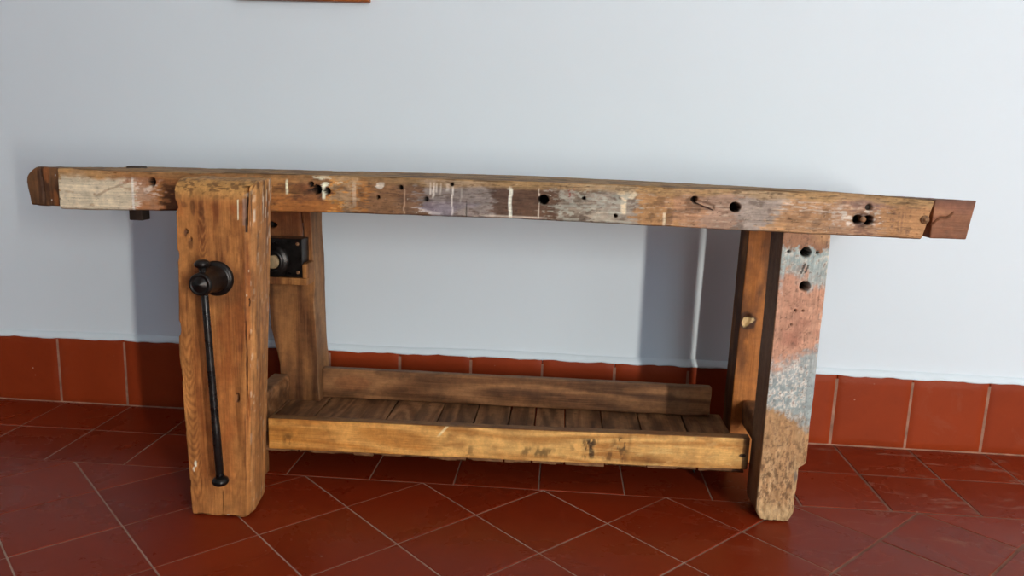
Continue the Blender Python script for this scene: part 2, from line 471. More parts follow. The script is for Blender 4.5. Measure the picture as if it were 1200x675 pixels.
# ------------------------------------------------------------------ picture on the wall, mostly above the view
pf = bpy.data.objects.new('picture_frame', None); COL.objects.link(pf); pf.location = (0.738, 0, 1.134)
pf['label'] = 'reddish brown varnished wooden picture frame hanging on white wall at the top edge'; pf['category'] = 'picture'
FB = (0.738, 0, 1.134); fx0, fx1, fz0, fz1 = 0.559, 0.917, 1.134, 1.60
w = 0.03
for nm, b in (('frame_bar', (fx0, fx1, -0.022, -0.001, fz0, fz0 + w)), ('frame_bar', (fx0, fx1, -0.022, -0.001, fz1 - w, fz1)),
              ('frame_bar', (fx0, fx0 + w, -0.0219, -0.001, fz0 + w, fz1 - w)), ('frame_bar', (fx1 - w, fx1, -0.0219, -0.001, fz0 + w, fz1 - w))):
    slab(nm, W_frame, pf, b, r=0.004, res=(.05, .01, .05), rough=.0002, base=FB, rvar=.1)
slab('picture_panel', M_canvas, pf, (fx0 + w - .004, fx1 - w + .004, -0.012, -0.002, fz0 + w - .004, fz1 - w + .004), r=.001, res=(.05, .01, .05), rough=0, base=FB)

# ------------------------------------------------------------------ workbench
BB = (1.28, -0.30, 0.0)
bench = bpy.data.objects.new('workbench', None); COL.objects.link(bench); bench.location = BB
bench['label'] = 'long old wooden carpenter workbench with iron front vise and low plank shelf, paint-stained'
bench['category'] = 'workbench'

PXX = [28, 65, 100, 400, 600, 800, 1000, 1090, 1150]; XXX = [.285, .358, .424, .976, 1.331, 1.677, 2.014, 2.163, 2.262]
X = lambda px: float(np.interp(px, PXX, XXX))
def warp_top(P):
    x = P[:, 0]
    zt = np.interp(x, [.28, .42, .98, 1.33, 1.68, 2.0, 2.08, 2.17, 2.26], [.707, .708, .7125, .714, .7155, .715, .7125, .7075, .710])
    zb = np.interp(x, [.28, .42, .98, 1.33, 1.68, 2.02, 2.2], [.620, .620, .635, .637, .633, .629, .628])
    Q = P.copy(); t = P[:, 2]
    bk = np.interp(x, [.28, .42, .98, 1.33, 1.68, 2.0, 2.17, 2.26], [.010, .009, .006, .004, .009, .014, .015, .013]) * np.clip((P[:, 1] + .49) / .385, 0, 1)
    Q[:, 2] = zb + (zt - zb - bk) * t
    return Q
# holes: px, v (0 bottom .. 1 top), radius m, depth
def carve_top(P, nrm):
    out = np.zeros_like(P)
    x, z, y = P[:, 0], P[:, 2] * 0.083, P[:, 1]
    front = (nrm[:, 1] < -0.5)
    d = np.zeros(len(P))
    nz = vnoise(P * [1, 1, .083], 90, 3, 3)
    for px, v, r, dep in ((864, .55, .0095, .05), (638, .55, .0095, .05), (1008, .40, .008, .03), (1021, .40, .0085, .035), (1020, .70, .006, .01),
                          (686, .62, .0035, .02), (724, .21, .0035, .02), (371, .62, .009, .04), (383, .58, .007, .02), (178, .70, .008, .03), (500, .45, .005, .01),
                          (443, .45, .0035, .02), (815, .70, .006, .02), (364, .75, .006, .015), (470, .74, .005, .015), (530, .86, .004, .012)):
        rr = r * (0.85 + .4 * nz)
        dd = np.sqrt((x - X(px)) ** 2 + (z - v * .083) ** 2)
        d = np.maximum(d, dep * (1 - sm(rr * .8, rr * 1.12, dd)))
    # ragged upper arris
    rag = sm(.66, 1.0, P[:, 2]) * np.clip(vnoise(P * [1, 1, .083], (22, 40, 60), 11, 4) - .46, 0, 1) * .030
    d = np.maximum(d, rag * sm(X(180), X(240), x) * .45 + rag * .12)
    # long shallow check above the hook, and a step near the bottom
    dd = np.abs((z / .083) - (.66 - (x - X(815)) * 3.2)) ; m = (x > X(813)) & (x < X(840))
    d = np.where(m, np.maximum(d, .006 * (1 - sm(.03, .07, dd))), d)
    d = np.where(np.abs(x - X(547)) < .0018, np.maximum(d, .004 * sm(.5, .3, P[:, 2])), d)
    out[:, 1] = np.where(front, d, 0)
    # worn, scarred top face and its arris
    tp = nrm[:, 2] > 0.3
    sc = np.clip(vnoise(P * [1, 1, .083], (9, 60, 1), 21, 4) - .5, 0, 1) * .018
    out[:, 2] = np.where(tp, -sc, 0)
    return out

def paint_top(P, nrm, pt):
    x = P[:, 0]; v = 1 - P[:, 2]          # v: 0 top .. 1 bottom
    W3 = P * [1, 1, .083]
    px = np.interp(x, XXX, PXX)
    n_a = vnoise(W3, (25, 25, 60), 1, 4); n_b = vnoise(W3, (90, 90, 200), 2, 3); n_c = vnoise(W3, (12, 20, 30), 4, 4)
    n_h = vnoise(W3, (60, 60, 500), 8, 3); n_v = vnoise(W3, (500, 60, 25), 9, 3)
    n_e = vnoise(W3, (70, 70, 380), 71, 4)
    wx = px + (n_a - .5) * 34 + (n_e - .5) * 44; wv = v + (n_a - .5) * .35 + (n_b - .5) * .25
    Lg = lambda p: float(np.interp(p, [0, 300, 600, 900, 1150], [2.0, 1.75, 1.35, 1.12, 1.0]))
    def C(r, g, b, p): return lin(r, g, b, Lg(p))
    def band(a, b, s=4): return sm(a - s, a + s, wx) * (1 - sm(b - s, b + s, wx))
    def vb(a, b, s=.06): return sm(a - s, a + s, wv) * (1 - sm(b - s, b + s, wv))
    # broad ground colours along the front
    for a, b, c_, k in ((20, 130, (150, 112, 72), .8), (130, 210, (140, 92, 52), .85), (205, 345, (120, 76, 40), .9), (340, 393, (104, 64, 38), .85),
                    (391, 399, (185, 128, 62), .85), (399, 417, (150, 122, 92), .85), (416, 432, (150, 100, 52), .85), (430, 470, (116, 84, 58), .9),
                    (468, 495, (104, 78, 60), .9), (493, 577, (124, 116, 112), .9), (574, 604, (84, 66, 58), .92), (602, 662, (84, 62, 50), .92),
                    (658, 700, (128, 118, 106), .9), (696, 750, (150, 140, 128), .9), (747, 792, (178, 134, 90), .8), (788, 830, (172, 130, 100), .85),
                    (825, 875, (164, 134, 116), .85), (872, 922, (160, 148, 140), .85), (918, 980, (186, 142, 104), .8), (975, 1040, (182, 142, 112), .8),
                    (1036, 1110, (182, 134, 92), .8)):
        pt.over(C(*c_, (a + b) / 2), band(a, b, 4) * k)
    # blotchy wear everywhere
    pt.over(lin(190, 140, 82, 1.2), sm(.56, .68, n_c) * .45 * sm(430, 300, px))
    pt.over(lin(60, 42, 32, 1.3), sm(.57, .70, n_h) * .55 * band(430, 665))
    pt.over(lin(196, 178, 158, 1.1), sm(.60, .70, n_h) * .45 * band(640, 1040, 10))
    pt.over(lin(92, 66, 50, 1.0), sm(.63, .74, vnoise(W3, (30, 30, 300), 31, 4)) * .55)
    n_g = vnoise(W3, (55, 55, 90), 61, 5); n_s = vnoise(W3, (260, 260, 420), 62, 2)
    pt.over(lin(70, 48, 36, 1.2), sm(.54, .68, n_g) * .5 * sm(200, 330, px) * sm(1100, 900, px))
    pt.over(lin(206, 196, 182, 1.25), sm(.78, .84, n_s) * .7 * sm(320, 480, px) * (.4 + .6 * sm(.5, .6, n_c)))
    pt.over(lin(44, 30, 24, 1.0), sm(.80, .85, vnoise(W3, (240, 240, 300), 63, 2)) * .7)
    pt.over(lin(120, 44, 36, 1.2), sm(.60, .66, vnoise(W3, (80, 80, 60), 64, 3)) * .5 * band(655, 690, 6) * (v < .45))
    # left end: off-white paint patch
    pt.over(C(176, 164, 142, 100), band(67, 152, 1.2) * sm(.13, .34, v + (n_a - .5) * .5) * .93)
    pt.over(C(140, 112, 84, 100), band(67, 150) * sm(.62, .70, n_g) * .6)
    pt.over(C(110, 84, 60, 100), band(67, 150) * (1 - sm(.02, .05, np.abs(v - (.62 - .012 * np.clip(px - 112, 0, 60) ** .92 * 1.0 + (n_a - .5) * .25)))) * (px > 108) * .55)
    pt.over(C(190, 168, 154, 160), band(152, 184, 2) * sm(.15, .25, v) * (.35 + .5 * sm(.45, .6, n_b)))
    pt.over(C(146, 96, 58, 165), band(158, 192, 3) * sm(.62, .78, wv) * .85)
    pt.over(C(120, 72, 38, 165), band(156, 200, 3) * vb(.2, .38) * .7)
    pt.over(C(70, 42, 26, 200), band(192, 222, 3) * sm(.28, .5, wv) * .85)
    pt.over(C(190, 175, 165, 155), (np.abs(px - 155) < 1.1) * sm(.15, .25, v) * .8)
    # behind and right of the jaw
    pt.over(C(146, 92, 44, 360), band(318, 392, 3) * sm(.58, .74, wv) * .7)
    pt.over(C(66, 42, 28, 360), band(326, 356, 6) * vb(.2, .5) * .55)
    pt.over(C(34, 22, 18, 370), band(360, 378, 2) * vb(.12, .6) * sm(.42, .55, n_a) * .9)
    pt.over(C(205, 195, 175, 380), band(372, 391, 2) * vb(.06, .34, .03) * sm(.38, .52, n_b) * .9)
    for p, a, b, w_, al, col in ((337, .14, .5, 1.6, .9, (205, 190, 165)), (380, .2, .62, 2.2, .85, (205, 195, 175)), (155, .3, 1, .8, .4, (200, 190, 180)),
                        (475, .3, .98, 1.2, .55, (170, 140, 115)), (505, .1, .42, 1.0, .8, (190, 182, 172)), (509, .1, .5, 1.3, .8, (196, 188, 178)), (513, .12, .36, 1.0, .7, (190, 182, 172)),
                        (517, .1, .4, 1.0, .6, (190, 182, 172)), (531, .16, .98, 1.3, .85, (196, 188, 180)), (526, .12, .3, 2.0, .6, (196, 188, 180)), (599, .15, 1.0, 2.2, 1.0, (235, 222, 200)),
                        (633, .16, .95, .8, .75, (200, 186, 170)), (733, .25, .72, 3.6, .95, (222, 202, 172)), (781, .66, 1.0, 1.7, .95, (215, 195, 165)), (1061, .1, .9, .8, .3, (120, 80, 60)),
                        (669, .18, .5, 1.4, .7, (120, 40, 34)), (673, .14, .34, 1.0, .6, (120, 40, 34)), (541, .2, .6, 1.2, .45, (176, 168, 160)), (415, .15, .8, 2.4, .35, (190, 176, 156))):
        pw = px + (vnoise(W3, (1, 1, 70), int(p), 2) - .5) * 3.0 + (v - .3) * (2 if p in (509, 541) else 0)
        pt.over(C(*col, p), (1 - sm(w_ * .6, w_ * 1.15, np.abs(pw - p))) * sm(a - .03, a + .03, v) * (1 - sm(b - .03, b + .05, v)) * al)
    pt.over(C(235, 222, 200, 600), (1 - sm(3.2, 4.4, np.abs(px - 599))) * vb(.13, .19, .02) * .9)
    pt.over(C(222, 202, 172, 735), (1 - sm(.75, 1.1, np.sqrt(((px - 737) / 12) ** 2 + ((v - .24) / .11) ** 2) + (n_b - .5) * .7)) * .95)
    pt.over(C(196, 186, 172, 446), (1 - sm(.7, 1.1, np.sqrt(((px - 446) / 6) ** 2 + ((v - .22) / .1) ** 2) + (n_b - .5) * .9)) * .8)
    # pale diagonal scrape low on the grey part
    pt.over(C(190, 180, 170, 505), band(494, 525, 2) * (1 - sm(.03, .07, np.abs(v - (.86 + (px - 494) * .004)))) * .8)
    pt.over(C(205, 190, 175, 590), band(560, 640, 6) * (1 - sm(.02, .045, np.abs(v - .95))) * .6)
    pt.over(C(110, 105, 128, 520), band(500, 575) * sm(.45, .8, v) * sm(.4, .6, n_c) * .4)
    # grey green speckle left of the splash
    pt.over(C(158, 156, 144, 690), band(645, 745, 8) * sm(.52, .60, n_b) * .75)
    pt.over(C(176, 164, 146, 710), band(692, 720, 4) * sm(.5, .8, v) * .6)
    # right end
    pt.over(C(208, 196, 184, 1005), band(975, 1036, 4) * vb(.38, .78, .08) * sm(.45, .56, n_b) * .85)
    pt.over(C(124, 96, 92, 1015), band(998, 1036, 5) * vb(.02, .34, .05) * .7)
    pt.over(C(205, 190, 176, 940), band(915, 985, 8) * vb(.15, .55, .1) * sm(.5, .62, n_h) * .6)
    pt.over(C(196, 146, 96, 900), band(898, 926, 6) * sm(.68, .85, wv) * .7)
    pt.over(C(70, 44, 34, 1015), (1 - sm(.8, 1.25, np.sqrt(((px - 1015) / 13) ** 2 + ((v - .6) / .16) ** 2) + (n_b - .5) * .6)) * .85)
    pt.over(C(110, 74, 66, 1016), band(1010, 1022, 2) * sm(.6, .8, v) * .6)
    pt.over(C(90, 66, 60, 1058), band(1052, 1066, 3) * vb(.3, .95, .1) * sm(.4, .6, n_v) * .5)
    # sawn pale arris and the scarred top face
    ar = sm(.25, .12, v + (n_a - .5) * .22) * (.35 + .55 * sm(380, 620, px))
    pt.over(lin(176, 142, 96, 1.1), ar * .75)
    pt.over(lin(92, 68, 46, 1.1), ar * sm(.55, .66, n_h) * .8)
    tp = sm(.3, .7, nrm[:, 2])
    pt.over(lin(152, 118, 78, 1.15), tp * .85)
    pt.over(lin(74, 52, 34, 1.1), tp * sm(.50, .62, vnoise(W3, (14, 90, 1), 41, 4)) * .75)
    pt.over(lin(50, 36, 26, 1.0), sm(.95, 1.0, v) * .6)

# the top is built in z 0..1 and then stretched to its measured edges
def top_slab():
    hgt = .083
    def warp(P):
        Q = P.copy(); Q[:, 2] = P[:, 2] / hgt; Q = warp_top(Q)
        # the right end is sawn a little out of square
        k = sm(X(1080), X(1098), P[:, 0]) * (1 - P[:, 2] / hgt) * .017
        Q[:, 0] -= k
        return Q
    S = np.array([1, 1, 1 / hgt])
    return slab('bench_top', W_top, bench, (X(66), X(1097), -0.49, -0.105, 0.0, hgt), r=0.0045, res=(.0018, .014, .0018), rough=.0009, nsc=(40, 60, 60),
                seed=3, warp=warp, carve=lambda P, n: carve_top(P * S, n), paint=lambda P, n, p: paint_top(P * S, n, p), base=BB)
top = top_slab()

# end blocks
def paint_capl(P, nrm, pt):
    n = vnoise(P, (120, 60, 12), 5, 4)
    pt.over(lin(52, 30, 18, 1.5), sm(.5, .62, n) * .8)
    pt.over(lin(128, 76, 38, 1.4), sm(.6, .72, vnoise(P, (60, 60, 20), 6, 3)) * .6)
    for px, z in ((62, .690), (56, .637)):
        pt.over((.8, .78, .74), (np.hypot(P[:, 0] - X(px), P[:, 2] - z) < .0017) * .9)
def carve_capl(P, nrm):
    out = np.zeros_like(P); f = nrm[:, 1] < -.5
    d = np.where(np.abs(P[:, 0] - X(47) + (P[:, 2] - .66) * .06) < .0016, .006, 0)
    out[:, 1] = np.where(f, d, 0)
    # nose rounded off at the upper outer corner
    t = np.clip((X(28) + .030 - P[:, 0]) / .03, 0, 1); u = np.clip((P[:, 2] - .672) / .035, 0, 1)
    out[:, 2] -= t * t * u * .018 + np.clip((P[:, 1] + .48) / .36, 0, 1) * (P[:, 2] > .67) * .013
    out[:, 0] += u * u * t * .006 + (1 - np.clip((P[:, 2] - .625) / .05, 0, 1)) * t * .006
    return out
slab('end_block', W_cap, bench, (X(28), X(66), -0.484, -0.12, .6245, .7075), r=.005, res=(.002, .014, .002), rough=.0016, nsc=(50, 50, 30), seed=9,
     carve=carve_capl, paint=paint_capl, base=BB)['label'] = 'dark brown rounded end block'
def carve_capr(P, nrm):
    out = np.zeros_like(P); f = nrm[:, 1] < -.5
    s_ = (P[:, 0] - X(1099)) / (X(1121) - X(1099)); zc = .660 + .024 * s_ + .004 * np.sin(s_ * 6)
    d = np.where((s_ > -.2) & (s_ < 1), .008 * (1 - sm(.0010, .0022, np.abs(P[:, 2] - zc))), 0)
    out[:, 1] = np.where(f, d, 0)
    out[:, 2] -= np.clip((P[:, 1] + .48) / .36, 0, 1) * (P[:, 2] > .67) * .015
    # outer end slopes inwards towards the bottom
    out[:, 0] -= sm(X(1115), X(1147), P[:, 0]) * (.71 - P[:, 2]) / .08 * .010
    return out
def paint_capr(P, nrm, pt):
    pt.over(lin(138, 88, 66, 1.0), sm(.45, .62, vnoise(P, (14, 20, 40), 7, 4)) * .7)
    pt.over(lin(84, 56, 46, 1.0), sm(.695, .707, P[:, 2]) * .6)
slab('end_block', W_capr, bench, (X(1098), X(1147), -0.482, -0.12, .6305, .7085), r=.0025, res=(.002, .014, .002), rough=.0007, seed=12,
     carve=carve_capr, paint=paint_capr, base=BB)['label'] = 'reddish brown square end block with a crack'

# bolt in the right end, rusty bolt end in the double hole, bent nail, bench stop
def small_lathe(name, prof, o, d, mat, parent, seg=24):
    bm = bmesh.new(); lathe(bm, prof, o, d, seg); return bm_obj(name, bm, mat, parent, base=BB)
small_lathe('bolt', [(0, .0085), (.0035, .0085), (.005, .0072), (.0052, .0035), (.0085, .0033), (.0092, 0)], (X(1087), -.4885, .668), (0, -1, 0), M_rust, top)
small_lathe('bolt', [(0, .006), (.012, .006), (.014, .0045), (.0145, 0)], (X(1015), -.478, .6625), (0, -1, 0.1), M_rust, top)
cu = bmesh.new()
pth = [Vector((X(816), -.482, .684)), Vector((X(817), -.494, .684)), Vector((X(823), -.4965, .680)), Vector((X(831), -.4955, .6755)), Vector((X(838), -.4925, .671))]
for a, b in zip(pth, pth[1:]):
    lathe(cu, [(0, 0), (0, .0013), ((b - a).length, .0013), ((b - a).length + .0005, 0)], a, b - a, 8)
bm_obj('bent_nail', cu, plain('dark_rusty_nail', (.06, .025, .015), .6, var=.5), top, base=BB)
bm = bmesh.new(); add_box(bm, .424, .456, -.335, -.30, .583, .7085, .002)
for v in bm.verts:
    if v.co.z > .70: v.co.x += .002
    v.co.x -= (v.co.z - .6) * .02
bs = bm_obj('bench_stop', bm, plain('dark_bench_stop', (.035, .022, .015), .6, var=.4), bench, base=BB); bs['label'] = 'dark peg through the top'

# ---- legs
def leg_carve_r(P, nrm):
    out = np.zeros_like(P); f = nrm[:, 1] < -.5
    x, z = P[:, 0], P[:, 2]; nz = vnoise(P, 80, 4, 3)
    d = np.zeros(len(P))
    for hx, hz, r in ((1.934, .592, .0095), (1.939, .522, .010)):
        dd = np.hypot(x - hx, z - hz); d = np.maximum(d, .05 * (1 - sm(r * .85, r * 1.12, dd)))
    for hx, hz, r in ((1.900, .592, .003), (1.957, .592, .003), (1.925, .47, .0025), (1.94, .47, .002), (1.92, .44, .002)):
        d = np.maximum(d, .01 * (1 - sm(r * .8, r * 1.2, np.hypot(x - hx, z - hz))))
    # crumbled foot
    foot = sm(.16, .03, z)
    d = np.maximum(d, foot * np.clip(vnoise(P, (130, 130, 80), 17, 4) - .42, 0, 1) * .013)
    out[:, 1] = np.where(f, d, 0)
    rgt = sm(1.95, 1.985, x); lft = sm(1.92, 1.885, x)
    out[:, 0] -= rgt * sm(.14, .125, z) * (.010 + .012 * (vnoise(P, (20, 30, 30), 23, 3)) ) * sm(-.36, -.47, P[:, 1]) + rgt * sm(.035, .0, z) ** 2 * .012
    out[:, 0] += lft * sm(.035, 0, z) ** 2 * .012
    out[:, 2] += (np.clip(vnoise(P, (40, 40, 5), 29, 3) - .3, 0, 1) * .010 + rgt * .005 + lft * .005) * (z < .004)
    return out
def leg_paint_r(P, nrm, pt):
    x, z = P[:, 0], P[:, 2]
    na = .5 + (vnoise(P, (30, 30, 26), 3, 5) - .5) * .9 + (vnoise(P, (220, 220, 160), 13, 2) - .5) * .5; nb = vnoise(P, (260, 260, 200), 4, 3); nc = vnoise(P, (14, 14, 12), 5, 4)
    f = np.where(nrm[:, 1] < -.25, 1.0, 0.25) * np.where(nrm[:, 0] < -.6, .1, 1.0)
    zz = z + (na - .5) * .09; xx = (x - 1.885) / .1
    C = lambda r, g, b: lin(r, g, b, 1.12)
    pt.over(C(178, 136, 94), f * .85 * sm(.30, .24, zz))
    pt.over(C(200, 164, 122), f * .5 * sm(.48, .62, vnoise(P, (90, 90, 40), 18, 4)) * sm(.28, .1, zz))
    pt.over(C(190, 138, 114), f * .84 * sm(.29, .35, zz) * (1 - sm(.53, .585, zz)))
    pt.over(C(206, 156, 130), f * .6 * sm(.30, .34, zz) * (1 - sm(.54, .57, zz)) * sm(.48, .62, na))
    pt.over(C(150, 92, 76), f * .5 * sm(.5, .62, nc) * sm(.30, .34, zz) * (1 - sm(.54, .57, zz)))
    pt.over(C(152, 168, 168), f * .88 * sm(.53, .575, zz + (1 - xx) * -.0 + .03 * (np.abs(xx - .35) > .25)))
    pt.over(C(204, 198, 186), f * .6 * sm(.52, .57, zz) * sm(.52, .62, nb))
    pt.over(C(146, 96, 62), f * .9 * sm(.600, .612, zz + .02 * nb))
    pt.over(C(176, 134, 96), f * .8 * sm(.604, .62, z) * sm(.5, .8, xx))
    low = sm(.235, .275, zz + .035 * xx) * (1 - sm(.335, .375, zz - .06 * np.clip(xx - .2, 0, 1)))
    pt.over(C(150, 164, 166), f * .88 * low)
    pt.over(C(214, 206, 196), f * .8 * low * sm(.50, .58, nb) * (xx < .8))
    pt.over(C(226, 204, 184), f * .5 * sm(.55, .66, nb) * sm(.3, .36, z) * sm(.9, 1.0, xx + .1 * na))
    pt.over(lin(86, 58, 38, 1.1), f * sm(.53, .62, vnoise(P, (300, 300, 110), 8, 4)) * .7 * sm(.34, .10, z))
    pt.over(lin(100, 72, 60, 1.1), f * sm(.66, .74, nb) * .6)
    pt.over(C(190, 158, 116), f * .7 * sm(.05, .02, z + (na - .5) * .05))
    pt.over(C(190, 156, 116), f * .75 * sm(.72, .82, xx) * sm(.145, .12, z) * sm(.04, .07, z))
    pt.over(C(110, 98, 90), f * .8 * (1 - sm(.7, 1.1, np.hypot((xx - .86) / .10, (z - .108) / .014))))
    pt.over(lin(110, 66, 34, .9), (nrm[:, 0] < -.6) * .6)
    for gx, a, b in ((1.932, .548, .570), (1.940, .550, .568)):
        pt.over(lin(40, 36, 34, 1), (np.abs(x - gx - (z - .56) * .3) < .0022) * (z > a) * (z < b) * .8)
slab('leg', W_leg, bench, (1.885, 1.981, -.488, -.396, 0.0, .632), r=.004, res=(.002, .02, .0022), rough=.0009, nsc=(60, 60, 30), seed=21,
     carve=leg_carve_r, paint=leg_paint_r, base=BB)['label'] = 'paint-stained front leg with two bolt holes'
# front leg behind the vise jaw
slab('leg', W_rear, bench, (.672, .765, -.487, -.385, 0.0, .622), r=.004, res=(.01, .02, .01), rough=.001, seed=22, base=BB)
# rear legs
def scar_carve(P, nrm):
    out = np.zeros_like(P); dd = np.hypot((P[:, 0] - 1.905) / .011, (P[:, 2] - .375 - (P[:, 0] - 1.905) * .9) / .018) + (vnoise(P, 90, 3, 3) - .5) * .6
    out[:, 1] = np.where(nrm[:, 1] < -.5, .008 * (1 - sm(.6, 1.0, dd)), 0); return out
def scar_paint(P, nrm, pt):
    x, z = P[:, 0], P[:, 2]; nz = vnoise(P, 90, 3, 3)
    pt.over(lin(176, 106, 46, 1.25), (nrm[:, 1] < -.5) * .6)
    pt.over(lin(70, 40, 24, 1), sm(.5, .66, vnoise(P, (20, 20, 9), 9, 4)) * .6)
    pt.over(lin(50, 32, 24, 1), (1 - sm(.9, 1.3, np.hypot((x - 1.903) / .022, (z - .376) / .022) + (nz - .5) * .7)) * .8 * (nrm[:, 1] < -.3))
    pt.over(lin(205, 176, 128, 1.2), (1 - sm(.55, .75, np.hypot((x - 1.906 - (z - .372) * .45) / .013, (z - .372) / .023) + (nz - .5) * 1.6)) * (nrm[:, 1] < -.2) * .95)
slab('leg', W_rear, bench, (1.889, 1.980, -.168, -.078, 0.0, .628), r=.003, res=(.003, .02, .003), rough=.0009, seed=23, hole_shade=0, carve=scar_carve, paint=scar_paint, base=BB,
     warp=lambda P: P + np.stack([np.interp(P[:, 2], [0, .2, .6], [0, 0, .004]), 0 * P[:, 0], 0 * P[:, 0]], 1))['label'] = 'brown rear leg with a pale gouge'
def rl_carve(P, nrm):
    out = np.zeros_like(P); x, z = P[:, 0], P[:, 2]
    dd = np.hypot((x - .722) / .020, (z - .566) / .0085)
    d = .03 * (1 - sm(.8, 1.1, dd))
    d = np.maximum(d, .008 * (1 - sm(.001, .0025, np.abs(x - .792 + (z - .56) * .05))) * sm(.52, .54, z))
    out[:, 1] = np.where(nrm[:, 1] < -.5, d, 0)
    rg = sm(.79, .82, x); out[:, 0] += rg * (vnoise(P, (3, 3, 9), 5, 2) - .6) * .012
    return out
def rl_paint(P, nrm, pt):
    x, z = P[:, 0], P[:, 2]
    pt.over(lin(112, 60, 30, 1.5), sm(.45, .6, z) * (nrm[:, 1] < -.5) * .6)
    pt.over(lin(150, 112, 76, 1.3), (nrm[:, 0] > .5) * (.3 + .4 * sm(.45, .6, vnoise(P, (8, 8, 6), 3, 3))))
    pt.over(lin(82, 50, 30, 1.4), sm(.52, .66, vnoise(P, (14, 14, 6), 6, 4)) * .6)
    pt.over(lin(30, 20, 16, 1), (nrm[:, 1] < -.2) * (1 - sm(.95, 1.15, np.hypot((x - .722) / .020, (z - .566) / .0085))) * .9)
    pt.over((.6, .6, .6), (np.abs(x - .7935) < .0011) * (z > .54) * (z < .575) * (nrm[:, 1] < -.5) * .7)
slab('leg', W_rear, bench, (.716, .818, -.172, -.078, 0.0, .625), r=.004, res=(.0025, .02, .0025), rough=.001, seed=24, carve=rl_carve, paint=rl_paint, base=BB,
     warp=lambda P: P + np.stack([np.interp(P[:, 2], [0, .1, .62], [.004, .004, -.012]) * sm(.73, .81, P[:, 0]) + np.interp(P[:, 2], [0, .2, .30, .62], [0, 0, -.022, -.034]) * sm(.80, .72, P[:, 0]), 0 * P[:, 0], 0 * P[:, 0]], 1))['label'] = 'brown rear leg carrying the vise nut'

# ---- rails
def fr_warp(P):
    Q = P.copy(); Q[:, 2] += np.interp(P[:, 0], [.78, 1.35, 1.87], [-.0075, -.001, .0085]); return Q
def fr_paint(P, nrm, pt):
    x, z = P[:, 0], P[:, 2] - .083
    n1 = vnoise(P, (160, 60, 60), 2, 4); n2 = vnoise(P, (9, 9, 30), 3, 4); n3 = vnoise(P, (60, 60, 200), 4, 3)
    f = (nrm[:, 1] < -.4) * 1.0
    x_ = lambda px: .787 + (px - 313) / (880 - 313) * (1.872 - .787)
    pt.over(lin(176, 110, 38, 1.35), f * sm(x_(620), x_(330), x) * .55)
    pt.over(lin(128, 74, 28, 1.2), f * sm(.56, .70, n2) * .55)
    for a, b, z0, z1, k in ((675, 700, .030, .055, .6), (690, 705, .012, .06, .9), (725, 742, .03, .065, .75), (615, 655, .012, .032, .65), (715, 740, .006, .03, .6), (545, 560, .005, .03, .5), (330, 340, .012, .04, .6)):
        m = sm(x_(a) - .01, x_(a) + .01, x) * (1 - sm(x_(b) - .01, x_(b) + .01, x)) * sm(z0 - .006, z0 + .006, z) * (1 - sm(z1 - .006, z1 + .006, z))
        pt.over(lin(44, 26, 14, 1), f * m * sm(.44, .58, n1) * k)
    pt.over(lin(222, 192, 130, 1.2), f * sm(.60, .72, n3) * .22 * sm(x_(500), x_(800), x))
    pt.over(lin(232, 210, 160, 1.1), f * (1 - sm(.002, .005, np.abs(x - x_(522) - (z - .06) * .8))) * sm(.045, .055, z) * .8)
    pt.over(lin(60, 34, 20, 1), f * sm(x_(873), x_(878), x + (n1 - .5) * .012) * .75)
    pt.over(lin(30, 20, 14, 1), f * (np.hypot((x - x_(874)) / 1.6, z - .033) < .0045) * .95)
    pt.over(lin(96, 60, 36, 1), (nrm[:, 2] > .5) * .8)
slab('front_rail', W_rail, bench, (.782, 1.874, -.430, -.404, .083, .158), r=.0028, res=(.0025, .01, .0022), rough=.0005, nsc=(20, 20, 40), seed=31, warp=fr_warp,
     paint=fr_paint, base=BB)['label'] = 'pale yellow front rail'
def br_paint(P, nrm, pt):
    pt.over(lin(118, 86, 60, 1.2), sm(.5, .9, nrm[:, 2]) * .9)
    pt.over(lin(66, 40, 24, 1.1), sm(.52, .64, vnoise(P, (10, 20, 40), 3, 4)) * .5)
    pt.over(lin(120, 70, 38, 1.3), (1 - sm(.8, 1.2, np.hypot((P[:, 0] - .90) / .05, (P[:, 2] - .15) / .02))) * .5)
slab('back_rail', W_brail, bench, (.818, 1.842, -.142, -.118, .1065, .187), r=.006, res=(.006, .01, .005), rough=.0012, nsc=(12, 20, 30), seed=33, paint=br_paint, base=BB,
     warp=lambda P: P + np.stack([0 * P[:, 0], 0 * P[:, 0], np.interp(P[:, 0], [.82, 1.83], [-.001, .002]) + np.zeros(len(P))], 1))
slab('end_rail', W_brail, bench, (.700, .742, -.384, -.173, .1065, .176), r=.007, res=(.008, .008, .006), rough=.0012, seed=34, paint=br_paint, base=BB)
slab('end_rail', W_brail, bench, (1.914, 1.950, -.395, -.169, .1065, .17), r=.007, res=(.008, .008, .006), rough=.0012, seed=35, base=BB)

